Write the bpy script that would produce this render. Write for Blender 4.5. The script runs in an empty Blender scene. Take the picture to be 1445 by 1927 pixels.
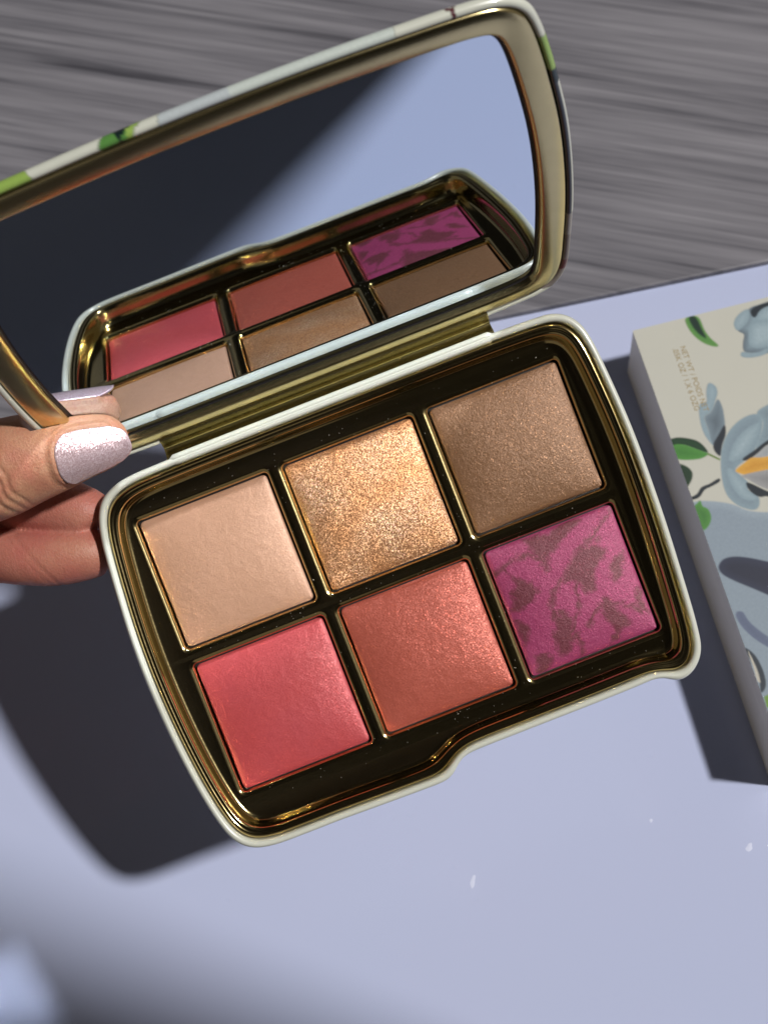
import bpy, bmesh, math, random
import numpy as np
from mathutils import Matrix, Vector
from mathutils.geometry import tessellate_polygon

MM = 0.001
random.seed(7); rng = np.random.default_rng(7)
scene = bpy.context.scene
COL = scene.collection

# ------------------------------------------------------------------ frames
# palette frame: x along the hinge, y towards the hinge, z out of the pans; eye frame: x right, y down, z forward
RP = np.array([[0.9314640345682985, -0.36364851042881813, 0.01159798123163385],
               [-0.36383311103188276, -0.9310309461048998, 0.02840501209079649],
               [0.00046863910346421796, -0.03067797675724933, -0.9995292102382372]])
TP = np.array([3.0936138894026803, 12.788241079028905, 311.6765341623645])
MDOWN = np.array([0.07773024073813553, 0.3992872553816283, 0.9135248750661351])
DT = 365.7305120972685
LIGHT = np.array([-0.5737451585072935, 0.34685035748443144, 1.0]); LIGHT /= np.linalg.norm(LIGHT)
BOX_P = np.array([62.428027570546234, -45.60250570126532, 391.388192789753])
BOX_V = np.array([0.2320227079040045, 0.8838926480136892, -0.4060778863767907])
BOX_U = np.array([0.9695996455711421, -0.2435230471170133, 0.02393852190843107])
BOX_H = 21.543615904766746
BOX_L = 114.64955485106923
FPX = 2930.958853736672
THETA = 1.0209491702133464     # lid angle
DM = -35.42459481128519        # mirror plane offset

zw = -MDOWN / np.linalg.norm(MDOWN)
e_ = np.cross(MDOWN, [1, 0, 0]); e_ /= np.linalg.norm(e_)
if e_[1] < 0: e_ = -e_
yw = -e_
xw = np.cross(yw, zw)
W = np.array([xw, yw, zw])                     # eye -> world rotation
C0 = TP - zw * 0 + MDOWN * (DT - MDOWN @ TP)   # table point below the palette
def eye2w(p): return W @ (np.asarray(p, float) - C0)
def mat(Rm, t):
    M = Matrix.Identity(4)
    for i in range(3):
        for j in range(3): M[i][j] = float(Rm[i][j])
        M[i][3] = float(t[i]) * MM
    return M
CAM_W = eye2w([0, 0, 0])
PAL_M = mat(W @ RP, eye2w(TP))
L_W = W @ LIGHT

# ------------------------------------------------------------------ camera
cam_d = bpy.data.cameras.new('camera'); cam = bpy.data.objects.new('camera', cam_d); COL.objects.link(cam)
cam.matrix_world = mat(W @ np.diag([1, -1, -1]), CAM_W)
cam_d.sensor_fit = 'HORIZONTAL'; cam_d.sensor_width = 36.0
cam_d.lens = FPX / 1445 * 36.0
cam_d.clip_start = 0.005; cam_d.clip_end = 30
cam_d.dof.use_dof = True
cam_d.dof.focus_distance = 0.305
cam_d.dof.aperture_fstop = 36.0
scene.camera = cam

# ------------------------------------------------------------------ world and lamp
world = bpy.data.worlds.new('World'); scene.world = world; world.use_nodes = True
wn = world.node_tree.nodes; wl = world.node_tree.links
bg = wn['Background']; bg.inputs['Color'].default_value = (1.12, 1.02, 0.86, 1); bg.inputs['Strength'].default_value = 0.125

sun_d = bpy.data.lights.new('sun_lamp', 'SUN'); sun = bpy.data.objects.new('sun_lamp', sun_d); COL.objects.link(sun)
sun_d.energy = 3.6; sun_d.angle = math.radians(3.6); sun_d.color = (1.0, 0.975, 0.93)
sun.rotation_euler = Vector(L_W).to_track_quat('-Z', 'Y').to_euler()
sun.location = Vector([float(a) for a in -L_W * 2])

scene.view_settings.view_transform = 'Standard'; scene.view_settings.look = 'None'
scene.view_settings.exposure = 0.0; scene.view_settings.gamma = 1.0
cy = scene.cycles
cy.use_denoising = True
try:
    cy.denoiser = 'OPENIMAGEDENOISE'
except Exception: pass
cy.use_guiding = True
cy.caustics_reflective = True
cy.blur_glossy = 0.0
cy.sample_clamp_indirect = 0.0
cy.max_bounces = 12
cy.use_adaptive_sampling = False

# ------------------------------------------------------------------ helpers
def link_mesh(name, verts, faces, material=None, parent=None, smooth=True, mw=None):
    me = bpy.data.meshes.new(name)
    me.from_pydata([tuple(map(float, v)) for v in (np.asarray(verts, float) * MM)], [], faces)
    me.update()
    if smooth: me.polygons.foreach_set('use_smooth', [True] * len(me.polygons))
    if material: me.materials.append(material)
    o = bpy.data.objects.new(name, me); COL.objects.link(o)
    if parent: o.parent = parent
    if mw is not None: o.matrix_world = mw
    return o
def recalc(o, sharp=None):
    bm = bmesh.new(); bm.from_mesh(o.data); bmesh.ops.recalc_face_normals(bm, faces=bm.faces)
    if sharp:
        for e in bm.edges:
            if len(e.link_faces) == 2 and e.calc_face_angle(0) > sharp: e.smooth = False
    bm.to_mesh(o.data); bm.free()
def empty(name, mw):
    o = bpy.data.objects.new(name, None); COL.objects.link(o); o.matrix_world = mw; o.empty_display_size = 0.01
    return o
def tag(o, label=None, cat=None, kind=None, group=None):
    if label: o['label'] = label
    if cat: o['category'] = cat
    if kind: o['kind'] = kind
    if group: o['group'] = group
    return o

def resample(P, n):
    Q = np.vstack([P, P[:1]]); d = np.r_[0, np.cumsum(np.linalg.norm(np.diff(Q, axis=0), axis=1))]
    t = np.linspace(0, d[-1], n + 1)[:-1]
    return np.stack([np.interp(t, d, Q[:, k]) for k in range(2)], 1)
def catmull(P, k=12):
    out = []; n = len(P)
    for i in range(n):
        p0, p1, p2, p3 = P[i - 1], P[i], P[(i + 1) % n], P[(i + 2) % n]
        # centripetal Catmull-Rom
        t0 = 0; t1 = t0 + np.linalg.norm(p1 - p0) ** .5; t2 = t1 + np.linalg.norm(p2 - p1) ** .5; t3 = t2 + np.linalg.norm(p3 - p2) ** .5
        for t in np.linspace(t1, t2, k, endpoint=False):
            A1 = (t1 - t) / (t1 - t0) * p0 + (t - t0) / (t1 - t0) * p1
            A2 = (t2 - t) / (t2 - t1) * p1 + (t - t1) / (t2 - t1) * p2
            A3 = (t3 - t) / (t3 - t2) * p2 + (t - t2) / (t3 - t2) * p3
            B1 = (t2 - t) / (t2 - t0) * A1 + (t - t0) / (t2 - t0) * A2
            B2 = (t3 - t) / (t3 - t1) * A2 + (t - t1) / (t3 - t1) * A3
            out.append((t2 - t) / (t2 - t1) * B1 + (t - t1) / (t2 - t1) * B2)
    return np.array(out)
def smooth_loop(P, it):
    for _ in range(it): P = .5 * P + .25 * (np.roll(P, 1, 0) + np.roll(P, -1, 0))
    return P
def normals_in(P):
    T = np.roll(P, -1, 0) - np.roll(P, 1, 0); T /= np.linalg.norm(T, axis=1)[:, None]
    N = np.stack([-T[:, 1], T[:, 0]], 1)
    area = 0.5 * np.sum(P[:, 0] * np.roll(P[:, 1], -1) - P[:, 1] * np.roll(P[:, 0], -1))
    return N if area > 0 else -N
def inside_dist(poly, pts):
    poly = np.array(poly); lo_ = poly.min(0) - 1; hi = poly.max(0) + 1
    sel = np.where((pts[:, 0] > lo_[0]) & (pts[:, 0] < hi[0]) & (pts[:, 1] > lo_[1]) & (pts[:, 1] < hi[1]))[0]
    if not len(sel): return sel, None, None
    p = pts[sel]; ins = np.zeros(len(p), bool); dm = np.full(len(p), 1e9)
    n = len(poly)
    for i in range(n):
        a = poly[i]; c = poly[(i + 1) % n]
        cond = ((a[1] > p[:, 1]) != (c[1] > p[:, 1]))
        with np.errstate(divide='ignore', invalid='ignore'):
            xi = (c[0] - a[0]) * (p[:, 1] - a[1]) / (c[1] - a[1]) + a[0]
        ins ^= cond & (p[:, 0] < xi)
        d = c - a; L2 = max(d @ d, 1e-9); t = np.clip(((p - a) @ d) / L2, 0, 1); dm = np.minimum(dm, np.linalg.norm(p - a - t[:, None] * d, axis=1))
    sd = np.where(ins, dm, -dm)
    return sel, sd, dm
MARBLE = [[(13.2,11.5),(9.5,9.6),(5.5,6.0),(1.0,-1.0),(-1.5,-6.5),(-2.5,-13),(-2.9,-13),(-2.0,-6.5),(.5,-.8),(5,6.4),(9.2,10.1),(13,12)],[(-13,8.5),(-9,10.4),(-5.5,9.8),(-2.5,7.5),(-2.7,7.2),(-5.6,9.3),(-9,9.9),(-13,7.9)],[(0.8,-7.5),(3.5,-5.2),(7.0,-4.8),(10.5,-6.6),(12.8,-10),(12.5,-10.2),(10.2,-7.1),(7,-5.4),(3.5,-5.8),(1,-8.1)],[(-6.03, 12.6), (-0.53, 12.85), (6.32, 12.72), (3.44, 10.7), (0.54, 9.43), (-1.73, 8.21), (-3.2, 5.18), (-3.98, 5.48), (-3.23, 8.2), (-5.13, 11.04)], [(2.97, 6.37), (7.52, 7.3), (9.11, 5.17), (7.0, 3.59), (5.52, 0.56), (4.25, -1.95), (2.43, -1.24), (2.09, 1.0), (0.73, 2.14), (-0.74, 3.01), (0.59, 4.9)], [(-10.62, 9.28), (-8.82, 6.17), (-7.92, 4.62), (-6.18, 2.13), (-9.44, 0.7), (-12.29, 0.31), (-10.96, 2.2), (-12.18, 4.48), (-10.01, 5.44)], [(-4.11, -2.59), (-2.0, -4.92), (-2.9, -8.79), (-5.16, -11.53), (-7.19, -11.34), (-5.93, -7.3)], [(4.79, -3.67), (7.58, -6.57), (8.6, -9.38), (5.87, -11.02), (4.54, -12.91), (2.82, -13.45), (5.02, -10.09), (4.79, -7.58)], [(10.07, 2.99), (12.36, 2.7), (10.79, -0.6), (8.92, -0.77)], [(-11.62, -9.6), (-9.33, -9.89), (-9.56, -12.82), (-12.32, -12.94)], [(9.2, 8.14), (6.38, 7.44), (2.86, 6.11), (-0.07, 3.95), (-2.79, 0.81), (-5.83, -4.33), (-6.22, -4.18), (-3.31, 1.01), (-0.54, 4.14), (2.57, 6.53), (6.22, 7.81), (9.17, 8.45)], [(-13.0, -1.52), (-11.16, -3.75), (-12.12, -6.99), (-12.81, -4.91)], [(12.03, -4.39), (13.31, -7.31), (12.24, -9.3), (11.74, -6.69)]]
class Insets:
    """loops at growing inset from an outline, kept smooth"""
    def __init__(self, P): self.P0 = P; self.cache = {0.0: P}; self.n = len(P)
    def at(self, s):
        s = round(s, 3)
        if s in self.cache: return self.cache[s]
        if s < 0: return self.P0 + normals_in(self.P0) * s
        b = max(k for k in self.cache if k <= s); P = self.cache[b].copy(); left = s - b
        while left > 1e-6:
            st = min(.12, left); left -= st
            P = P + normals_in(P) * st
            a = P[0].copy(); P = smooth_loop(P, 2)
            P = resample(P, self.n)
        self.cache[s] = P
        return P
def loft(loops3, close_cols=True, cap_first=False, cap_last=False):
    n = len(loops3[0]); V = np.vstack(loops3); F = []
    for r in range(len(loops3) - 1):
        for i in range(n if close_cols else n - 1):
            j = (i + 1) % n
            F.append((r * n + i, r * n + j, (r + 1) * n + j, (r + 1) * n + i))
    if cap_first: F.append(tuple(range(n - 1, -1, -1)))
    if cap_last: b = (len(loops3) - 1) * n; F.append(tuple(range(b, b + n)))
    return V, F

# ------------------------------------------------------------------ materials
def new_mat(name):
    m = bpy.data.materials.new(name); m.use_nodes = True
    nt = m.node_tree; return m, nt, nt.nodes['Principled BSDF']
def N(nt, t, **kw):
    n = nt.nodes.new(t)
    for k, v in kw.items():
        if k in n.inputs: n.inputs[k].default_value = v
        else: setattr(n, k, v)
    return n
def coords(nt, scale=(1000, 1000, 1000), rot=(0, 0, 0)):
    tc = N(nt, 'ShaderNodeTexCoord'); mp = N(nt, 'ShaderNodeMapping')
    mp.inputs['Scale'].default_value = scale; mp.inputs['Rotation'].default_value = rot
    nt.links.new(tc.outputs['Object'], mp.inputs['Vector']); return mp.outputs['Vector']
def ramp(nt, fac, stops, interp='LINEAR'):
    r = N(nt, 'ShaderNodeValToRGB'); r.color_ramp.interpolation = interp
    el = r.color_ramp.elements
    while len(el) < len(stops): el.new(0.5)
    for e, (p, c) in zip(el, stops): e.position = p; e.color = (*c, 1) if len(c) == 3 else c
    nt.links.new(fac, r.inputs['Fac']); return r.outputs['Color']
def noise(nt, vec, scale, detail=3, rough=.5, dist=0.0):
    n = N(nt, 'ShaderNodeTexNoise'); n.inputs['Scale'].default_value = scale; n.inputs['Detail'].default_value = detail
    n.inputs['Roughness'].default_value = rough; n.inputs['Distortion'].default_value = dist
    nt.links.new(vec, n.inputs['Vector']); return n
def bump(nt, h, strength, dist_mm, prev=None):
    b = N(nt, 'ShaderNodeBump'); b.inputs['Strength'].default_value = strength; b.inputs['Distance'].default_value = dist_mm * MM
    nt.links.new(h, b.inputs['Height'])
    if prev is not None: nt.links.new(prev, b.inputs['Normal'])
    return b.outputs['Normal']
def mixc(nt, a, b, fac, mode='MIX'):
    m = N(nt, 'ShaderNodeMix'); m.data_type = 'RGBA'; m.blend_type = mode; m.clamp_factor = True
    for sock, v in ((m.inputs[6], a), (m.inputs[7], b), (m.inputs[0], fac)):
        if isinstance(v, (tuple, list)): sock.default_value = (*v, 1) if len(v) == 3 else v
        elif isinstance(v, (int, float)): sock.default_value = v
        else: nt.links.new(v, sock)
    return m.outputs[2]
def math_(nt, op, a, b=0.0):
    m = N(nt, 'ShaderNodeMath'); m.operation = op
    for k, v in enumerate((a, b)):
        if isinstance(v, (int, float)): m.inputs[k].default_value = v
        else: nt.links.new(v, m.inputs[k])
    return m.outputs[0]

# gold metal
def gold(name, col=(0.72, 0.58, 0.30), rough=.2, brush=(1, 1), bstr=.15):
    m, nt, b = new_mat(name)
    v = coords(nt, (1000 * brush[0], 1000 * brush[1], 1000))
    n1 = noise(nt, v, 3.5, 3, .6)
    v2 = coords(nt); n2 = noise(nt, v2, .35, 3, .55)
    b.inputs['Metallic'].default_value = 1
    nt.links.new(mixc(nt, col, tuple(c * .86 for c in col), n2.outputs['Fac']), b.inputs['Base Color'])
    rr = math_(nt, 'ADD', math_(nt, 'MULTIPLY', n1.outputs['Fac'], .10), rough - .05)
    nt.links.new(rr, b.inputs['Roughness'])
    nrm = bump(nt, n1.outputs['Fac'], bstr, .03)
    nrm = bump(nt, n2.outputs['Fac'], .2, .05, nrm)
    nt.links.new(nrm, b.inputs['Normal'])
    return m
M_GOLD = gold('tray_gold', (0.68, 0.53, 0.25), .12, (1, 1), .08)
M_GOLDF = gold('frame_gold', (0.70, 0.58, 0.30), .21, (.22, 2.2), .3)
M_HINGE = gold('hinge_gold', (0.50, 0.41, 0.17), .24, (.2, 1.5), .2)

def cream_mat(name, attr=None):
    m, nt, b = new_mat(name)
    v = coords(nt); n1 = noise(nt, v, .5, 3)
    base = mixc(nt, (0.60, 0.61, 0.54), (0.55, 0.565, 0.50), n1.outputs['Fac'])
    if attr:
        a = N(nt, 'ShaderNodeVertexColor'); a.layer_name = attr
        n3 = noise(nt, v, 2.2, 4, .6)
        tex = mixc(nt, a.outputs['Color'], (0, 0, 0), math_(nt, 'MULTIPLY', n3.outputs['Fac'], .22))
        base = mixc(nt, base, tex, a.outputs['Alpha'])
    nt.links.new(base, b.inputs['Base Color'])
    b.inputs['Roughness'].default_value = .28
    b.inputs['Coat Weight'].default_value = .35; b.inputs['Coat Roughness'].default_value = .08
    nt.links.new(bump(nt, noise(nt, v, 1.2, 4).outputs['Fac'], .12, .04), b.inputs['Normal'])
    return m
M_CREAM = cream_mat('cream_enamel'); M_CREAMP = cream_mat('printed_enamel', 'print')

m, nt, b = new_mat('mirror_glass'); M_MIRROR = m
b.inputs['Metallic'].default_value = 1; b.inputs['Base Color'].default_value = (.74, .83, .94, 1); b.inputs['Roughness'].default_value = 0.0
m, nt, b = new_mat('dark_seal'); M_DARK = m
b.inputs['Base Color'].default_value = (.012, .011, .012, 1); b.inputs['Roughness'].default_value = .35

# table
m, nt, b = new_mat('glossy_white_table'); M_TABLE = m
v = coords(nt); n1 = noise(nt, v, .012, 3, .5)
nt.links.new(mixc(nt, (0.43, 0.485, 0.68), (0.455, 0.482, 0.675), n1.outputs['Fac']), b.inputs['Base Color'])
b.inputs['Roughness'].default_value = .16; b.inputs['Specular IOR Level'].default_value = .35
nt.links.new(bump(nt, noise(nt, v, .9, 3).outputs['Fac'], .06, .02), b.inputs['Normal'])

# wood board
m, nt, b = new_mat('grey_wood_grain'); M_WOOD = m
tc = N(nt, 'ShaderNodeTexCoord')
r1 = N(nt, 'ShaderNodeMapping'); r1.inputs['Rotation'].default_value = (0, 0, math.radians(14.4)); nt.links.new(tc.outputs['Object'], r1.inputs['Vector'])
def wood_n(sx, sy, detail, rough, off=0, dist=0.0):
    mp = N(nt, 'ShaderNodeMapping'); mp.inputs['Scale'].default_value = (sx, sy, 1); mp.inputs['Location'].default_value = (off, off * .7, 0)
    nt.links.new(r1.outputs['Vector'], mp.inputs['Vector'])
    return noise(nt, mp.outputs['Vector'], 1.0, detail, rough, dist).outputs['Fac']
ga = wood_n(7, 110, 4, .6, 3, .35); gb = wood_n(10, 420, 4, .65, 11, .3); gc = wood_n(5, 30, 3, .5, 5, .3); gd = wood_n(18, 600, 2, .5, 17)
g = math_(nt, 'ADD', math_(nt, 'MULTIPLY', ga, .36), math_(nt, 'MULTIPLY', gb, .46))
g = math_(nt, 'ADD', g, math_(nt, 'MULTIPLY', gc, .18))
wc = ramp(nt, g, [(.37, (.045, .044, .054)), (.43, (.115, .112, .130)), (.50, (.170, .165, .187)), (.62, (.245, .238, .265))])
wc = mixc(nt, wc, (.09, .085, .10), math_(nt, 'MULTIPLY', gd, .25))
nt.links.new(wc, b.inputs['Base Color']); b.inputs['Roughness'].default_value = .42; b.inputs['Specular IOR Level'].default_value = .3
nt.links.new(bump(nt, g, .25, .3), b.inputs['Normal'])

# carton
m, nt, b = new_mat('printed_carton'); M_BOX = m
v = coords(nt)
a = N(nt, 'ShaderNodeVertexColor'); a.layer_name = 'print'
n3 = noise(nt, v, 1.4, 5, .65); n4 = noise(nt, v, 4.0, 3, .6)
base = mixc(nt, (0.51, 0.505, 0.455), (0.485, 0.48, 0.43), noise(nt, v, .06, 2).outputs['Fac'])
tex = mixc(nt, a.outputs['Color'], (0.02, 0.03, 0.05), math_(nt, 'MULTIPLY', n3.outputs['Fac'], .30))
base = mixc(nt, base, tex, a.outputs['Alpha'])
base = mixc(nt, base, (0.2, 0.2, 0.2), math_(nt, 'MULTIPLY', n4.outputs['Fac'], .06))
nt.links.new(base, b.inputs['Base Color']); b.inputs['Roughness'].default_value = .5
nt.links.new(bump(nt, n4.outputs['Fac'], .12, .04), b.inputs['Normal'])
m, nt, b = new_mat('carton_side'); M_BOXS = m
v = coords(nt, (1000, 60, 1000)); nn = noise(nt, v, .4, 4)
nt.links.new(mixc(nt, (0.84, 0.79, 0.72), (0.72, 0.67, 0.61), nn.outputs['Fac']), b.inputs['Base Color']); b.inputs['Roughness'].default_value = .5
m, nt, b = new_mat('gold_ink'); M_INK = m
b.inputs['Base Color'].default_value = (.36, .27, .13, 1); b.inputs['Roughness'].default_value = .45; b.inputs['Metallic'].default_value = .3

# powders
def powder(name, c1, c2, metallic, rough, glit=0.0, grain=.5, sheen=None, marble=None, gcol=None):
    m, nt, b = new_mat(name)
    v = coords(nt)
    fine = noise(nt, v, 5.5, 4, .7); mid = noise(nt, v, 2.6, 3, .6, .4); big = noise(nt, v, .09, 3, .55)
    col = mixc(nt, c1, c2, big.outputs['Fac'])
    col = mixc(nt, col, tuple(x * .55 for x in c1), ramp(nt, fine.outputs['Fac'], [(.45, (0, 0, 0)), (.8, (.5, .5, .5))]))
    if marble:
        at = N(nt, 'ShaderNodeVertexColor'); at.layer_name = 'marble'
        w2 = noise(nt, v, .38, 3, .6, 1.6)
        f = math_(nt, 'ADD', at.outputs['Color'], math_(nt, 'MULTIPLY', math_(nt, 'SUBTRACT', w2.outputs['Fac'], .5), 1.3))
        mask = ramp(nt, f, [(.30, (0, 0, 0)), (.50, (.45, .45, .45)), (.80, (.85, .85, .85))])
        col = mixc(nt, col, marble, mask)
    vo = N(nt, 'ShaderNodeTexVoronoi'); vo.inputs['Scale'].default_value = 5.5 if gcol is None else 6.5; nt.links.new(v, vo.inputs['Vector'])
    lo_t = .74 if gcol is None else .40
    sp = ramp(nt, vo.outputs['Color'], [(.0, (0, 0, 0)), (lo_t, (0, 0, 0)), (lo_t + .14, (1, 1, 1))])
    if gcol is not None:
        hsv = N(nt, 'ShaderNodeHueSaturation'); hsv.inputs['Saturation'].default_value = .55; hsv.inputs['Value'].default_value = 1.1
        nt.links.new(vo.outputs['Color'], hsv.inputs['Color'])
        gc_ = mixc(nt, gcol, hsv.outputs['Color'], math_(nt, 'MULTIPLY', ramp(nt, big.outputs['Fac'], [(.40, (0, 0, 0)), (.65, (1, 1, 1))]), .22))
        col = mixc(nt, col, gc_, math_(nt, 'MULTIPLY', sp, .9))
    nt.links.new(col, b.inputs['Base Color'])
    mt = math_(nt, 'ADD', math_(nt, 'MULTIPLY', sp, glit), metallic)
    nt.links.new(mt, b.inputs['Metallic'])
    nt.links.new(math_(nt, 'SUBTRACT', rough, math_(nt, 'MULTIPLY', sp, glit * .25)), b.inputs['Roughness'])
    h = math_(nt, 'ADD', math_(nt, 'MULTIPLY', fine.outputs['Fac'], .5), mid.outputs['Fac'])
    nrm = bump(nt, h, grain, .12)
    nrm = bump(nt, noise(nt, v, .25, 3, .5, 1.0).outputs['Fac'], .35, .35, nrm)
    if glit > 0:
        # each flake tilts its own way
        vm = N(nt, 'ShaderNodeVectorMath'); vm.operation = 'SUBTRACT'; vm.inputs[1].default_value = (.5, .5, .5); nt.links.new(vo.outputs['Color'], vm.inputs[0])
        vs = N(nt, 'ShaderNodeVectorMath'); vs.operation = 'SCALE'; vs.inputs['Scale'].default_value = .55 * glit if gcol is None else .5; nt.links.new(vm.outputs[0], vs.inputs[0])
        va = N(nt, 'ShaderNodeVectorMath'); va.operation = 'ADD'; nt.links.new(vs.outputs[0], va.inputs[0]); nt.links.new(nrm, va.inputs[1])
        vn = N(nt, 'ShaderNodeVectorMath'); vn.operation = 'NORMALIZE'; nt.links.new(va.outputs[0], vn.inputs[0]); nrm = vn.outputs[0]
    nt.links.new(nrm, b.inputs['Normal'])
    if sheen: b.inputs['Sheen Weight'].default_value = sheen[0]; b.inputs['Sheen Tint'].default_value = (*sheen[1], 1); b.inputs['Sheen Roughness'].default_value = .5
    return m
POW = {
 'A': powder('beige_powder', (.50, .28, .185), (.46, .255, .16), .12, .46, .15, .35),
 'B': powder('gold_glitter_powder', (.43, .185, .080), (.46, .21, .10), .55, .52, .2, .65, gcol=(.66, .33, .15)),
 'C': powder('brown_powder', (.26, .130, .066), (.235, .125, .066), .22, .40, .4, .8),
 'D': powder('rose_powder', (.54, .070, .072), (.50, .080, .098), .12, .42, .25, .35),
 'E': powder('coral_powder', (.46, .096, .066), (.48, .115, .080), .22, .40, .35, .5),
 'F': powder('berry_powder', (.33, .040, .125), (.38, .06, .155), .15, .44, .3, .8, marble=(.135, .034, .040)),
}

# ------------------------------------------------------------------ setting: table, wood board, added shade panel and overhead slab
def box_mesh(x0, x1, y0, y1, z0, z1):
    V = [(x0, y0, z0), (x1, y0, z0), (x1, y1, z0), (x0, y1, z0), (x0, y0, z1), (x1, y0, z1), (x1, y1, z1), (x0, y1, z1)]
    F = [(0, 3, 2, 1), (4, 5, 6, 7), (0, 1, 5, 4), (1, 2, 6, 5), (2, 3, 7, 6), (3, 0, 4, 7)]
    return V, F
def bevel(o, w, seg=3, ang=30):
    md = o.modifiers.new('bevel', 'BEVEL'); md.width = w * MM; md.segments = seg; md.limit_method = 'ANGLE'; md.angle_limit = math.radians(ang)
V, F = box_mesh(-900, 700, -900, 900, -30, 0)
table = link_mesh('table', V, F, M_TABLE, smooth=False); bevel(table, 2)
tag(table, kind='structure')
# wood board lying on the table, its long edge running behind the palette
Eb = np.array([20.0, 0, 0]); WOOD_ANG = math.radians(10.9)
def t2w(x, y):   # table coordinates measured from the eye's foot basis -> world
    return np.array([x, y]) - T0
T0 = np.array([float(xw @ C0), float(yw @ C0)])
ex = np.array([math.cos(WOOD_ANG), math.sin(WOOD_ANG)]); ey = np.array([-ex[1], ex[0]])
q0 = t2w(20, 219)
Vw = []; 
for z in (0.02, 2.2):
    for a_, b_ in ((-420, 0), (420, 0), (420, 420), (-420, 420)):
        p = q0 + ex * a_ + ey * b_; Vw.append((p[0], p[1], z))
Fw = [(0, 3, 2, 1), (4, 5, 6, 7), (0, 1, 5, 4), (1, 2, 6, 5), (2, 3, 7, 6), (3, 0, 4, 7)]
wood = link_mesh('wood_board', Vw, Fw, M_WOOD, smooth=False); bevel(wood, .5, 2)
tag(wood, 'grey wood grain board lying on the white table behind the open palette', 'board')

# added leaning panel, out of view on the right; its edge shades the near side
m, nt, b = new_mat('shade_panel_dark'); b.inputs['Base Color'].default_value = (.05, .05, .055, 1); b.inputs['Roughness'].default_value = .8
Vl = []
for xx in (245, 262):
    for z, y in ((-25, -180), (1150, -19.5)):
        Vl += [(xx, y, z), (xx, y - 700, z)]
Fl = [(0, 1, 3, 2), (4, 6, 7, 5), (0, 2, 6, 4), (1, 5, 7, 3), (2, 3, 7, 6), (0, 4, 5, 1)]
shade_panel = link_mesh('shade_panel', Vl, Fl, m, smooth=False); recalc(shade_panel); tag(shade_panel, kind='structure')

m, nt, b = new_mat('blocker_dark'); b.inputs['Base Color'].default_value = (.04, .04, .042, 1); b.inputs['Roughness'].default_value = .9
V, F = box_mesh(-1500, 520, -1500, 1500, 1200, 1260)
tag(link_mesh('overhead_blocker', V, F, m, smooth=False), kind='structure')  # added dark slab out of view, keeps reflections in the gold dark
# smudges on the gloss
m, nt, b = new_mat('dried_smudge'); M_SMUDGE = m; b.inputs['Base Color'].default_value = (.60, .63, .80, 1); b.inputs['Roughness'].default_value = .3

# ------------------------------------------------------------------ the palette
pal = empty('makeup_palette', PAL_M)
tag(pal, 'open cream and gold makeup palette with mirror lid and six powder pans, held by hand', 'makeup palette')

BASE = np.array([(43.4,37.9),(34,38.2),(16,38.3),(0,38.3),(-16,38.3),(-34,38.2),(-41.6,38.0),(-44.5,37.6),(-46.6,36.9),(-48.9,35.5),(-50.6,33.0),(-51.8,29.0),
 (-52.7,22.6),(-53.3,16.3),(-53.9,8.3),(-54.1,-1.8),(-53.5,-15),(-52.3,-25.8),(-51,-32.4),(-49.9,-35.7),(-48.2,-38.1),(-46,-39.5),(-42.5,-40.3),(-35,-40.5),(-28.5,-40.5),
 (-20.4,-40.7),(-10,-40.9),(-6.9,-40.9),(-5.2,-40.6),(-3.8,-39.7),(-2.6,-38.6),(-1.4,-37.8),(0.5,-37.4),(5,-37.3),(11,-37.3),(27,-37.3),(36,-37.2),(39.5,-37.1),(41.2,-37.5),
 (42.6,-38.4),(43.8,-39.0),(45.2,-39.1),(47,-38.5),(49,-36.9),(50.4,-34.6),(51.2,-30.5),(52.3,-17.4),(53,-5.1),(53.3,10.5),(52.8,22.1),(52.1,30),(51.4,33),(50,35.4),(48,37),(45.8,37.7)])
NB = 900
bo = Insets(resample(smooth_loop(resample(catmull(BASE), NB), 6), NB))
def ring(ins, prof):
    return [np.column_stack([low(ins.at(s), s, ins), np.full(ins.n, z)]) for s, z in prof]
def low(P, s, ins):      # the lid's frame is narrower along the hinge
    if ins.n != 1000 or s < 1.7: return P
    P = P.copy(); t = np.clip((46 - P[:, 1]) / 15, 0, 1); t = t * t * (3 - 2 * t)
    P[:, 1] -= 1.75 * min(1, (s - 1.7) / 3.8) * t; return P
# cream shell
prof = [(14, -5.2), (6, -4.8), (2.6, -3.7), (1.1, -2.2), (.35, -.4), (.05, 1.6), (0, 3.4), (.0, 4.9), (.08, 5.35), (.28, 5.75), (.6, 6.0), (.95, 6.0), (1.25, 5.8), (1.45, 5.45), (1.5, 4.8), (1.5, 4.2)]
bo.at(14)
bo2 = Insets(bo.P0); 
for s in sorted(set(p[0] for p in prof)): bo2.at(s)
V, F = loft(ring(bo2, prof), cap_first=True)
shell = link_mesh('base', V, F, M_CREAM, pal); recalc(shell)
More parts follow.
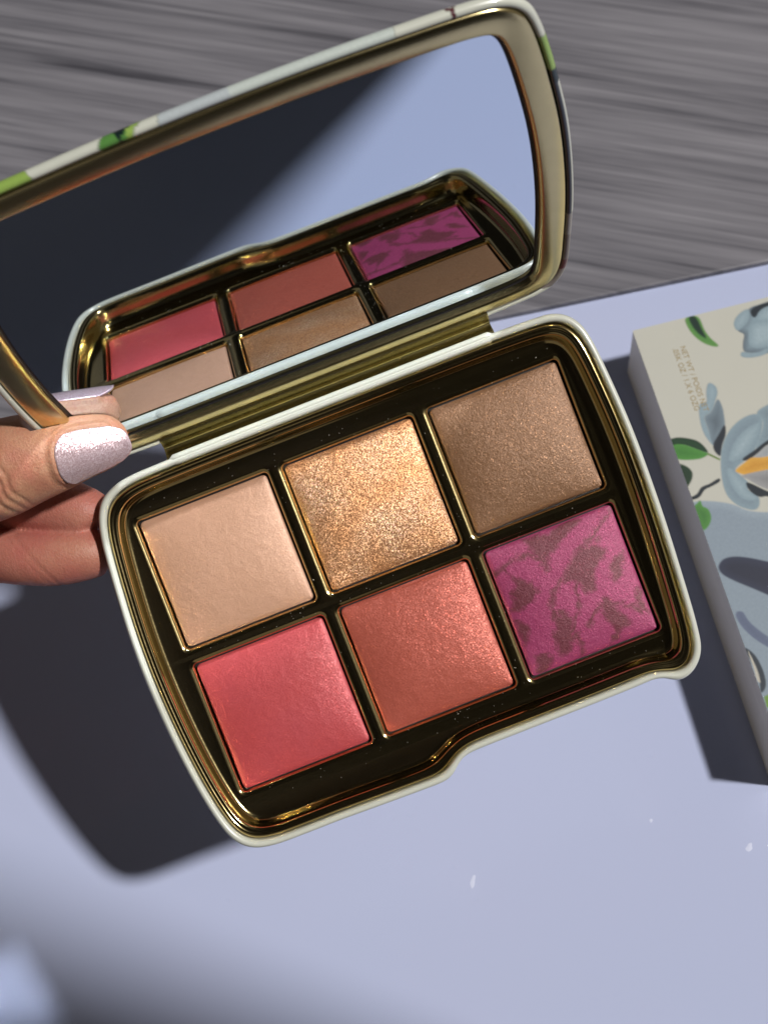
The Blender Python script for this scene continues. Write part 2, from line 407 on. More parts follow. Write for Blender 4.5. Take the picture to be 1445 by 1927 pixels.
# gold tray: double rolled edge, wall, floor with six openings
PW, PH, PX, PY = 27.07, 26.73, 31.0, 30.695
FL = .95
prof = [(1.62, 4.2), (1.7, 4.8), (1.85, 5.25), (2.1, 5.5), (2.4, 5.58), (2.65, 5.5), (2.82, 5.4), (3.0, 5.42), (3.25, 5.42), (3.5, 5.28), (3.68, 4.95), (3.78, 4.4), (3.88, 3.5), (3.96, 2.6), (4.06, 1.9), (4.25, 1.4), (4.55, 1.1), (5.1, FL)]
for s in sorted(set(p[0] for p in prof)): bo2.at(s)
loops = ring(bo2, prof); V, F = loft(loops)
def rrect(cx, cy_, w, h, r, o, k=7):
    w = w / 2 + o; h = h / 2 + o; r = r + o; pts = []
    for (sx, sy, a0) in ((1, 1, 0), (-1, 1, 90), (-1, -1, 180), (1, -1, 270)):
        for t in range(k + 1):
            a = math.radians(a0 + 90 * t / k); pts.append((cx + sx * (w - r) + r * math.cos(a), cy_ + sy * (h - r) + r * math.sin(a)))
    return np.array(pts)
pans = {'A': (-PX, PY / 2), 'B': (0, PY / 2), 'C': (PX, PY / 2), 'D': (-PX, -PY / 2), 'E': (0, -PY / 2), 'F': (PX, -PY / 2)}
V = list(map(tuple, V)); F = list(F)
nfl = 300; fl_loop = bo2.at(5.1)
outer = [Vector((x, y, 0)) for x, y in fl_loop]
base_i = len(V) - NB
holes = []; idx = list(range(base_i, base_i + NB)); polys = [outer]
lip = [(1.42, FL), (1.3, .935), (1.12, .885), (.92, .82), (.74, .745), (.6, .62), (.49, .38), (.4, 0), (.34, -.5), (.32, -1.2)]
for k_, (cx, cy_) in pans.items():
    Ls = [np.column_stack([rrect(cx, cy_, PW, PH, .55, o), np.full(32, z)]) for o, z in lip]
    st = len(V); v2, f2 = loft(Ls)
    V += list(map(tuple, v2)); F += [tuple(i + st for i in f) for f in f2]
    polys.append([Vector((p[0], p[1], 0)) for p in Ls[0]]); idx += list(range(st, st + 32))
for t in tessellate_polygon(polys): F.append(tuple(idx[i] for i in t))
tray = link_mesh('gold_tray', V, F, M_GOLD, shell); recalc(tray)
if sum(p.normal.z * p.area for p in tray.data.polygons) < 0: tray.data.flip_normals()

PLAB = {'A': ('beige powder pan, top left', (-.2, .1)), 'B': ('glittering gold powder pan, top middle', (.2, .1)), 'C': ('brown shimmer powder pan, top right', (0, 0)),
        'D': ('rose pink powder pan, bottom left', (0, 0)), 'E': ('coral powder pan, bottom middle', (0, 0)), 'F': ('berry powder pan with dark marbling, bottom right', (0, 0))}
for k_, (cx, cy_) in pans.items():
    n = 150 if k_ == 'F' else 64; V = []; F = []
    kx = np.linspace(-1, 1, n)
    for iy, b_ in enumerate(kx):
        for ix, a_ in enumerate(kx):
            # rounded square mapping
            x = a_ * PW / 2; y = b_ * PH / 2
            rc_ = .9; dx = max(0, abs(x) - (PW / 2 - rc_)); dy = max(0, abs(y) - (PH / 2 - rc_)); dd = math.hypot(dx, dy)
            if dd > rc_: f_ = rc_ / dd; x = math.copysign(PW / 2 - rc_ + dx * f_, x); y = math.copysign(PH / 2 - rc_ + dy * f_, y)
            edge = min(PW / 2 - abs(x), PH / 2 - abs(y))
            z = -.12 + 1.3 * (1 - abs(a_) ** 2.6) * (1 - abs(b_) ** 2.6) - .25 * math.exp(-edge / .35)
            z += .06 * math.sin(a_ * 2.3 + cx) * math.cos(b_ * 1.9 + cy_)
            V.append((x, y, z))
    for iy in range(n - 1):
        for ix in range(n - 1):
            a0 = iy * n + ix; F.append((a0, a0 + 1, a0 + n + 1, a0 + n))
    # skirt
    rim = [i for i in range(n)] + [i * n + n - 1 for i in range(1, n)] + [(n - 1) * n + i for i in range(n - 2, -1, -1)] + [i * n for i in range(n - 2, 0, -1)]
    st = len(V); V += [(V[i][0], V[i][1], -1.2) for i in rim]
    for q in range(len(rim)):
        q2 = (q + 1) % len(rim); F.append((rim[q2], rim[q], st + q, st + q2))
    V = np.array(V); V = V - np.array([cx * 0, 0, 0])
    o = link_mesh('powder_pan', V, F, POW[k_], pal); o.location = (cx * MM, cy_ * MM, 0); o['label'] = PLAB[k_][0]
    if k_ == 'F':
        ca = o.data.color_attributes.new('marble', 'FLOAT_COLOR', 'POINT'); mc = np.zeros(len(V))
        for poly in MARBLE:
            wx = V[:, 0] + .5 * np.sin(V[:, 1] * .8 + 1) + .15 * np.sin(V[:, 0] * 1.9 + V[:, 1] * 1.6)
            wy = V[:, 1] + .4 * np.sin(V[:, 0] * .7 + 2) + .15 * np.sin(V[:, 0] * 1.5 - V[:, 1] * 1.9)
            sel, sd, dm = inside_dist(catmull(np.array(poly), 4), np.column_stack([wx, wy]))
            if sd is None: continue
            mc[sel] = np.maximum(mc[sel], np.clip(sd / 2.2 + .55, 0, 1))
        ca.data.foreach_set('color', np.column_stack([mc, mc, mc, np.ones(len(V))]).ravel())
    # gold-coloured pan floor below is closed by the tray's well
Vp, Fp = box_mesh(-46, 46, -30.5, 30.5, -1.6, -1.15)
link_mesh('pan_well', Vp, Fp, M_DARK, pal, smooth=False)

# dust specks lying on the gold floor and on the powder edges
Vd = []; Fd = []
def inpan(x, y, m_=.4):
    return any(abs(x - c[0]) < PW / 2 + m_ and abs(y - c[1]) < PH / 2 + m_ for c in pans.values())
k_ = 0
while k_ < 170:
    x, y = rng.uniform(-49, 49), rng.uniform(-36, 33)
    if inpan(x, y): continue
    fx = np.abs(bo2.at(5.1) - np.array([x, y])).sum(1).min()
    from_c = abs(x) < 45 and abs(y + .5) < 33
    if not from_c: continue
    k_ += 1; r_ = rng.uniform(.03, .075) * (1.7 if rng.random() < .08 else 1); st = len(Vd); z0 = FL + r_ * .8
    a0 = rng.uniform(0, 3.1)
    for q in ((1, 0, 0), (-1, 0, 0), (0, 1, 0), (0, -1, 0), (0, 0, 1), (0, 0, -1)):
        sx = q[0] * r_ * rng.uniform(1, 2.4); sy = q[1] * r_
        Vd.append((x + sx * math.cos(a0) - sy * math.sin(a0), y + sx * math.sin(a0) + sy * math.cos(a0), z0 + q[2] * r_))
    for f_ in ((0, 2, 4), (2, 1, 4), (1, 3, 4), (3, 0, 4), (2, 0, 5), (1, 2, 5), (3, 1, 5), (0, 3, 5)): Fd.append(tuple(i + st for i in f_))
m, nt, b = new_mat('dust'); b.inputs['Base Color'].default_value = (.5, .46, .38, 1); b.inputs['Roughness'].default_value = .7
dust = link_mesh('dust', Vd, Fd, m, pal); dust['kind'] = 'stuff'
# cream hinge rail on the base
def bar(profile, x0, x1, nx, name, mat_, parent, cap=True, endround=0.0):
    xs = np.linspace(x0, x1, nx); loops = []
    c = np.mean(profile, axis=0)
    for x in xs:
        f_ = 1.0
        if endround: 
            d_ = min(x - x0, x1 - x); f_ = math.sqrt(max(0.03, 1 - max(0, 1 - d_ / endround) ** 2))
        loops.append(np.array([(x, c[0] + (p[0] - c[0]) * f_, c[1] + (p[1] - c[1]) * f_) for p in profile]))
    V, F = loft(loops, True, cap, cap)
    o = link_mesh(name, V, F, mat_, parent); recalc(o, math.radians(50)); return o
def circ(cy_, cz, r, k=16): return [(cy_ + r * math.cos(2 * math.pi * i / k), cz + r * math.sin(2 * math.pi * i / k)) for i in range(k)]
bar([(36.6, 5.3), (36.85, 5.8), (37.2, 5.98), (37.5, 5.93), (37.62, 5.78), (37.78, 5.93), (38.1, 6.0), (38.45, 5.85), (38.7, 5.5), (38.8, 4.9), (38.85, 3.9), (38.8, 3.1), (37.5, 3.0), (36.6, 3.4)], -34.0, 34.6, 60, 'hinge_rail', M_CREAM, shell, endround=.5)

# ------------------------------------------------------------------ lid
st_, ct_ = math.sin(THETA), math.cos(THETA)
def LP(x, u, w): return (x, -st_ * (DM + w) + ct_ * u, ct_ * (DM + w) + st_ * u)
LR = np.array([[1, 0, 0], [0, ct_, -st_], [0, st_, ct_]])     # lid frame: x, up the lid, out of the mirror
LID_M = PAL_M @ mat(LR, np.array([0, -st_ * DM, ct_ * DM]))
half = [(8,104.6),(20,104.3),(32,103.7),(40,103.2),(45,102.6),(49,101.3),(51.8,98.6),(53.2,94.5),(54.3,88),(55.2,80),(55.9,71),(55.9,60),(55.2,49),(53.9,39),(52.6,31.5),(51,28),(49,25.9),(46,24.9),(40,24.4),(30,24.2),(12,24.2)]
LO = np.array([(x, u) for x, u in half][::-1] + [(-x + .9, u) for x, u in half])
LO = LO[::-1]
NL = 1000
lo = Insets(resample(smooth_loop(resample(catmull(LO), NL), 6), NL))
FW = 1.75
sprof = [(12, -3.4), (6, -2.9), (3, -2.0), (1.3, -1.0), (.5, -.3), (.12, .2), (0, .7), (.08, 1.15), (.3, 1.5), (.65, 1.7), (1.0, 1.7), (1.3, 1.55), (1.45, 1.2), (1.48, .5)]
gprof = [(1.5, .6), (1.62, 1.2), (1.8, 1.6), (2.1, FW), (3.5, FW + .03), (5.9, FW), (6.2, FW - .1), (6.4, FW - .4), (6.5, FW - .9), (6.6, .05)]
gpro2 = [(6.55, .35), (6.62, .1), (6.9, .05), (7.3, .03), (7.5, -.2)]
for s in sorted(set([p[0] for p in sprof + gprof + gpro2] + [7.15])): lo.at(s)
V, F = loft(ring(lo, sprof), cap_first=True)
lsh = link_mesh('lid', V, F, M_CREAMP, pal, mw=LID_M)
recalc(lsh)
# printed pieces along the lid's rim, as a colour attribute
ca = lsh.data.color_attributes.new('print', 'FLOAT_COLOR', 'POINT')
cols = np.zeros((len(V), 4)); nrow = len(sprof)
GR, LG, BK, PB, MR, NV, BR = (.10, .26, .06), (.30, .45, .10), (.008, .02, .02), (.50, .55, .58), (.10, .02, .03), (.03, .035, .05), (.13, .10, .10)
for r in range(nrow):
    for i in range(NL):
        x, u, w = V[r * NL + i]; q = r / (nrow - 1); t = (w + 1.0) / 2.7; c = None
        if u > 95 and x < 49:
            if x < -31.2 + 1.2 * t: c = GR if x < -36 else LG
            if -18.6 + 1.5 * (1 - t) < x < -10.8 + 1.0 * (1 - t) - 2.2 * t:
                c = GR
                if -16.2 + .8 * t < x < -11.9 - 3.0 * t: c = BK
                elif x > -14: c = LG
            if x > -8.8 + 1.0 * (1 - t) and x < 30: c = PB if (x < 3 or x > 40) else (.58, .64, .61)
            if abs(x - (40.2 - .7 * t)) < .35 or (t < .75 and abs(x - (38.0 + 1.6 * t)) < .4): c = MR
        elif x > 45:
            if 83.5 < u < 91.5: c = LG if w > .2 else GR
            if 80.5 < u <= 83.5: c = BK
            if 46 < u < 80.5 and r >= 9: c = NV
            if 40 < u <= 46: c = (.22, .20, .20)
            if 33 < u <= 40: c = BR
            if 30.5 < u <= 33: c = MR
            if 26.5 < u <= 30.5: c = (.20, .17, .16)
        if c: cols[r * NL + i] = (*c, 1)
ca.data.foreach_set('color', cols.ravel())
V, F = loft(ring(lo, gprof))
fr = link_mesh('lid_frame', V, F, M_GOLDF, lsh); recalc(fr)
if sum(p.normal.z * p.area for p in fr.data.polygons) < 0: fr.data.flip_normals()
V, F = loft(ring(lo, gpro2))
se = link_mesh('mirror_seal', V, F, M_DARK, lsh); recalc(se)
if sum(p.normal.z * p.area for p in se.data.polygons) < 0: se.data.flip_normals()
Pm = low(lo.at(7.15), 7.15, lo); V = [(x, u, 0.12) for x, u in Pm] + [(x, u, -.9) for x, u in Pm]
n_ = NL; F = [tuple(range(n_)), tuple(range(2 * n_ - 1, n_ - 1, -1))] + [(i, n_ + i, n_ + (i + 1) % n_, (i + 1) % n_) for i in range(n_)]
mirror = link_mesh('mirror', V, F, M_MIRROR, lsh, smooth=False)
bm = bmesh.new(); bm.from_mesh(mirror.data); bmesh.ops.recalc_face_normals(bm, faces=bm.faces); bm.to_mesh(mirror.data); bm.free()

# hinge plate between base and lid (profile in y, z of the palette)
hp = [(38.0, 3.5), (38.9, 3.4), (39.3, 2.8), (39.8, 2.35), (40.3, 2.2), (40.7, 2.3), (41.0, 2.7), (41.25, 3.25)]
a1 = LP(0, 24.6, FW + .12)[1:]; a2 = LP(0, 25.6, FW + .1)[1:]; a3 = LP(0, 25.9, FW - .3)[1:]
hp += [a1, a2, a3, (43.4, 2.0), (41.5, .6), (40.0, .8), (38.3, 2.2)]
bar(hp, -34.2, 34.9, 2, 'hinge_plate', M_HINGE, pal)

# ------------------------------------------------------------------ the hand
def tube(pts, k=40, tip=True):
    """pts: list of (cx,cy,cz, rb, rn, N) ; returns verts, faces of a closed tapered limb"""
    P = np.array([p[:5] for p in pts], float); n0 = len(P)
    t = np.arange(n0); tt = np.linspace(0, n0 - 1, (n0 - 1) * 8 + 1)
    def sp(y):  # catmull interpolation
        out = []
        for q in tt:
            i = min(int(q), n0 - 2); f_ = q - i
            p0 = y[max(i - 1, 0)]; p1 = y[i]; p2 = y[i + 1]; p3 = y[min(i + 2, n0 - 1)]
            out.append(.5 * (2 * p1 + (p2 - p0) * f_ + (2 * p0 - 5 * p1 + 4 * p2 - p3) * f_ ** 2 + (3 * p1 - p0 - 3 * p2 + p3) * f_ ** 3))
        return np.array(out)
    Q = np.stack([sp(P[:, j]) for j in range(5)], 1)
    C = Q[:, :3]; T = np.gradient(C, axis=0); T /= np.linalg.norm(T, axis=1)[:, None]
    Nn = np.array(pts[0][5], float); loops = []
    for i in range(len(C)):
        nn = Nn - T[i] * (Nn @ T[i]); nn /= np.linalg.norm(nn); bb = np.cross(T[i], nn)
        a = np.linspace(0, 2 * np.pi, k, endpoint=False)
        loops.append(C[i] + np.outer(np.cos(a) * Q[i, 3], bb) + np.outer(np.sin(a) * Q[i, 4], nn))
    return loft(loops, True, True, True)
NT = np.array([-.05, -.30, .95]); NT /= np.linalg.norm(NT)
thumb = [(-38.6, 43.6, 13.0, .6, .6, NT), (-39.2, 43.8, 13.0, 2.6, 2.2, NT), (-41.2, 44.6, 13.0, 4.7, 4.0, NT), (-44.0, 45.6, 13.0, 5.9, 5.3, NT), (-48, 46.6, 13.0, 7.0, 6.6, NT),
         (-53, 47.2, 13.2, 8.0, 7.5, NT), (-58, 47.6, 13.4, 8.8, 8.0, NT), (-63.5, 47.8, 13.2, 9.5, 8.5, NT), (-71, 48.2, 12.4, 9.7, 8.8, NT), (-80, 48.2, 10.5, 9.4, 8.6, NT), (-92, 47.0, 6.0, 11, 9.5, NT), (-106, 45, -1, 14, 11, NT), (-118, 44, -6, 12, 9, NT)]
up = np.array([0, .1, 1.])
index = [(-51.9, 31.2, -2.0, .6, .6, up), (-52.1, 31.8, -2.0, 3.2, 2.8, up), (-52.8, 33.4, -2.0, 4.8, 4.6, up), (-55.5, 35.6, -2.4, 5.6, 5.3, up), (-60, 38.6, -4.0, 6.3, 5.8, up), (-67, 42.8, -7, 6.8, 6.3, up), (-77, 48, -9, 7.3, 7, up), (-92, 52.5, -8, 8.2, 7.6, up), (-110, 53, -7, 9.5, 8.5, up), (-120, 52, -7, 8, 8, up)]
middle = [(-52.4, 25.2, -1.5, .6, .6, up), (-52.6, 25.3, -1.5, 3.0, 2.8, up), (-53.7, 25.8, -1.5, 4.5, 4.4, up), (-57, 27.0, -1.5, 5.4, 5.3, up), (-63, 28.4, -2.0, 5.7, 5.6, up), (-69, 30.6, -3.2, 5.5, 5.6, up), (-76, 33.8, -6.0, 5.7, 5.9, up), (-88, 38.0, -8.5, 6.8, 6.8, up), (-104, 43, -10, 8.5, 8, up), (-118, 45, -9, 8, 8, up)]
ringf = [(-88.5, 11, -16, .6, .6, up), (-89, 12, -16, 3, 3, up), (-90, 15, -16.2, 5, 5, up), (-92, 21, -17, 5.8, 5.8, up), (-96, 29, -17.5, 6.4, 6.4, up), (-104, 36, -15, 7.4, 7.2, up), (-117, 38, -11, 8, 8, up)]
pinky = [(-98, 6, -17, .6, .6, up), (-98.4, 7, -17, 2.6, 2.6, up), (-99.3, 10, -17, 4.4, 4.4, up), (-101, 16, -17.5, 5, 5, up), (-105, 24, -17.5, 5.6, 5.6, up), (-112, 30, -15, 6.4, 6.4, up), (-122, 33, -11, 7.5, 7, up)]
palm = [(-100, 44, -8, 4, 3, up), (-106, 43.5, -8.5, 15, 9, up), (-118, 42, -9, 20, 11, up), (-132, 41, -9, 21, 12, up), (-148, 40, -9, 19, 12, up), (-165, 40, -9, 16, 12, up), (-200, 42, -10, 17, 14, up), (-240, 44, -12, 19, 16, up)]
Vh = []; Fh = []
for part in (thumb, index, middle, ringf, pinky, palm):
    v, f = tube(part); st = len(Vh); Vh += list(map(tuple, v)); Fh += [tuple(i + st for i in ff) for ff in f]
# nail surface follows the thumb's back
CP = np.array([t[:5] for t in thumb])[:, :5]
def th_at(x):
    o = np.argsort(CP[:, 0]); return [float(np.mean([np.interp(min(x + q, -41.6), CP[o, 0], CP[o, j]) for q in np.linspace(-3, 3, 9)])) for j in range(1, 5)]
nu, nv = 40, 36; Vn = []; Fn = []
X0, X1 = -37.9, -51.9
for i in range(nu):
    s = i / (nu - 1)
    for j in range(nv):
        a = -1 + 2 * j / (nv - 1)
        # rounded free edge and root
        xe = X0 - 3.0 * abs(a) ** 3.2; xr = X1 + 2.4 * abs(a) ** 3 + .9 * a
        x = xe + (xr - xe) * s
        cyx, czx, rb, rn = th_at(x)
        wid = 1.02
        phi = math.radians(3 - 11 * s + (50 - 5 * s) * a)
        rb2 = rb * wid; 
        tp = max(0, (x + 43.5)) / 5.5
        hgt = (rn + .28) * math.cos(phi * .9); lat = rb2 * math.sin(phi) * (1 - .12 * tp)
        bb = np.array([0, .95, .30]); nn = np.array([0, -.30, .95])
        p = np.array([x, cyx, czx]) + bb * lat * 1.0 + nn * (hgt + .12 - .75 * tp ** 2)
        Vn.append(tuple(p))
for i in range(nu - 1):
    for j in range(nv - 1):
        q = i * nv + j; Fn.append((q, q + 1, q + nv + 1, q + nv))
m, nt, b = new_mat('skin'); M_SKIN = m
v = coords(nt)
blotch = noise(nt, v, .13, 4, .6); fine = noise(nt, v, 2.0, 5, .6); pores = N(nt, 'ShaderNodeTexVoronoi'); pores.inputs['Scale'].default_value = 2.6; nt.links.new(v, pores.inputs['Vector'])
sk = ramp(nt, blotch.outputs['Fac'], [(.30, (.52, .30, .185)), (.5, (.47, .225, .14)), (.72, (.44, .155, .11))])
# warmer red on the fingers under the palette
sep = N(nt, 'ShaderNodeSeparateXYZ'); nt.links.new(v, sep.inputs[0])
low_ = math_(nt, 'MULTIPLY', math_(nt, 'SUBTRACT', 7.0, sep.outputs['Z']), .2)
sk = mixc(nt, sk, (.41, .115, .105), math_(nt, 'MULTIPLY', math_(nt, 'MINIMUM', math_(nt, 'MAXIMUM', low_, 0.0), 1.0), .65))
sk = mixc(nt, sk, (.36, .12, .08), ramp(nt, fine.outputs['Fac'], [(.4, (0, 0, 0)), (.75, (.5, .5, .5))]))
nt.links.new(sk, b.inputs['Base Color'])
b.inputs['Roughness'].default_value = .46; b.inputs['Specular IOR Level'].default_value = .4
b.inputs['Subsurface Weight'].default_value = .25; b.inputs['Subsurface Radius'].default_value = (1.0, .35, .18); b.inputs['Subsurface Scale'].default_value = 1.6 * MM
nrm = bump(nt, fine.outputs['Fac'], .5, .14)
nrm = bump(nt, pores.outputs['Distance'], .45, .10, nrm)
vl = coords(nt, (2600, 420, 900), (0, 0, .35)); lines = noise(nt, vl, .5, 4, .6, .6)
nrm = bump(nt, lines.outputs['Fac'], .45, .16, nrm)
mid_ = noise(nt, v, .45, 3, .6); nrm = bump(nt, mid_.outputs['Fac'], .35, .35, nrm)
nt.links.new(math_(nt, 'ADD', .36, math_(nt, 'MULTIPLY', mid_.outputs['Fac'], .25)), b.inputs['Roughness'])
nt.links.new(nrm, b.inputs['Normal'])
person = empty('person', PAL_M)
tag(person, 'left hand of a person with pearly nail polish holding the palette at its hinge corner', 'person')
tmp = link_mesh('hand_build', Vh, Fh, M_SKIN)
bpy.context.view_layer.update()
md = tmp.modifiers.new('r', 'REMESH'); md.mode = 'VOXEL'; md.voxel_size = .42 * MM; md.use_smooth_shade = True
md = tmp.modifiers.new('s', 'CORRECTIVE_SMOOTH') if False else tmp.modifiers.new('s', 'SMOOTH'); md.factor = .5; md.iterations = 6
dg = bpy.context.evaluated_depsgraph_get(); me = bpy.data.meshes.new_from_object(tmp.evaluated_get(dg))
bpy.data.objects.remove(tmp)
P = np.empty(len(me.vertices) * 3); me.vertices.foreach_get('co', P); P = P.reshape(-1, 3) / MM
Nrm = np.empty(len(me.vertices) * 3); me.vertices.foreach_get('normal', Nrm); Nrm = Nrm.reshape(-1, 3)
# knuckle folds on the thumb's back
ontop = np.clip((P[:, 2] - 12) / 6, 0, 1) * (P[:, 1] > 30)
for k, (x0, bend, amp, wd) in enumerate([(-61.5, .030, .30, .35), (-63.2, .034, .42, .45), (-65.0, .030, .40, .5), (-67.4, .02, .5, .55), (-69.6, .012, .4, .6), (-72.2, .0, .45, .6)]):
    yy = P[:, 1] - 44.0
    line = x0 + bend * yy ** 2 * (1 if k < 3 else .6) - .10 * yy + .35 * np.sin(yy * 1.1 + k)
    fall = np.exp(-((yy - (k % 2) * 1.5) / 7.5) ** 2)
    P -= Nrm * (1.5 * amp * np.exp(-((P[:, 0] - line) / wd) ** 2) * fall * ontop)[:, None]
# creases of the finger joints
for x0, y0, amp in ((-66.5, 30, .12), (-68.2, 31, .08)):
    mk = (P[:, 2] < 5.5) & (P[:, 1] < 36)
    P[mk] -= Nrm[mk] * (amp * np.exp(-((P[mk, 0] - x0 + (P[mk, 1] - y0) * .4) / .5) ** 2))[:, None]
# folds of skin round the nail
VN = np.array(Vn).reshape(nu, nv, 3); B_ = np.vstack([VN[-1], VN[3:, 0], VN[3:, -1]])
near = np.where((P[:, 0] > -58) & (P[:, 1] > 36) & (P[:, 2] > 8))[0]
dd_ = np.linalg.norm(P[near][:, None, :] - B_[None], axis=2); dB = dd_.min(1); bn = B_[dd_.argmin(1)]
cN = VN[nu // 2, nv // 2]
outs = np.linalg.norm((P[near] - cN)[:, :2] * [.75, 1], axis=1) > np.linalg.norm((bn - cN)[:, :2] * [.75, 1], axis=1)
dB = np.where(outs, dB, 9.0)
P[near] += Nrm[near] * (.40 * np.exp(-((dB - .65) / .45) ** 2) - .15 * np.exp(-((dB - 1.9) / .5) ** 2))[:, None]
# flatten the pad where it presses on lid frame and mirror
gap = -st_ * P[:, 1] + ct_ * P[:, 2] - DM
inx = np.clip((P[:, 0] + 55.6) / 1.5, 0, 1)
lim = np.where(P[:, 0] > -48.6, .25, FW + .12)
push = np.clip(lim - gap, 0, None) * inx * (P[:, 2] > 3.2)
P[:, 1] -= push * st_; P[:, 2] += push * ct_
xo = np.interp(P[:, 1], [-30, -2, 16, 23, 29, 33, 35.5, 37, 60], [-53.6, -54.1, -53.3, -52.7, -51.8, -50.6, -48.9, -46, -40]) - .05
side = (P[:, 2] > -3.0) & (P[:, 2] < 6.5) & (P[:, 1] < 36) & (P[:, 0] > xo)
P[side, 0] = xo[side]
me.vertices.foreach_set('co', (P * MM).ravel()); me.update()
me.materials.clear(); me.materials.append(M_SKIN)
me.polygons.foreach_set('use_smooth', [True] * len(me.polygons))
hand = bpy.data.objects.new('hand', me); COL.objects.link(hand); hand.parent = person

# nail with pearl polish
m, nt, b = new_mat('pearl_polish'); M_NAIL = m
v = coords(nt); vo = N(nt, 'ShaderNodeTexVoronoi'); vo.inputs['Scale'].default_value = 7.5; nt.links.new(v, vo.inputs['Vector'])
vs_ = coords(nt, (350, 2200, 1000)); streak = noise(nt, vs_, 1.2, 3)
pc = mixc(nt, (.60, .39, .40), (.56, .40, .45), noise(nt, v, .3, 2).outputs['Fac'])
sp = ramp(nt, vo.outputs['Color'], [(.4, (0, 0, 0)), (.75, (1, 1, 1))])
nt.links.new(mixc(nt, pc, (.85, .80, .86), math_(nt, 'MULTIPLY', sp, .35)), b.inputs['Base Color'])
b.inputs['Metallic'].default_value = .4; b.inputs['Roughness'].default_value = .30; b.inputs['Coat Weight'].default_value = .9; b.inputs['Coat Roughness'].default_value = .12
nrm = bump(nt, streak.outputs['Fac'], .3, .05)
vm = N(nt, 'ShaderNodeVectorMath'); vm.operation = 'SUBTRACT'; vm.inputs[1].default_value = (.5, .5, .5); nt.links.new(vo.outputs['Color'], vm.inputs[0])
vs = N(nt, 'ShaderNodeVectorMath'); vs.operation = 'SCALE'; vs.inputs['Scale'].default_value = .34; nt.links.new(vm.outputs[0], vs.inputs[0])
va = N(nt, 'ShaderNodeVectorMath'); va.operation = 'ADD'; nt.links.new(vs.outputs[0], va.inputs[0]); nt.links.new(nrm, va.inputs[1])
vn = N(nt, 'ShaderNodeVectorMath'); vn.operation = 'NORMALIZE'; nt.links.new(va.outputs[0], vn.inputs[0]); nt.links.new(vn.outputs[0], b.inputs['Normal'])
nail = link_mesh('nail', Vn, Fn, M_NAIL, hand)
recalc(nail)
md = nail.modifiers.new('thick', 'SOLIDIFY'); md.thickness = .5 * MM; md.offset = -1

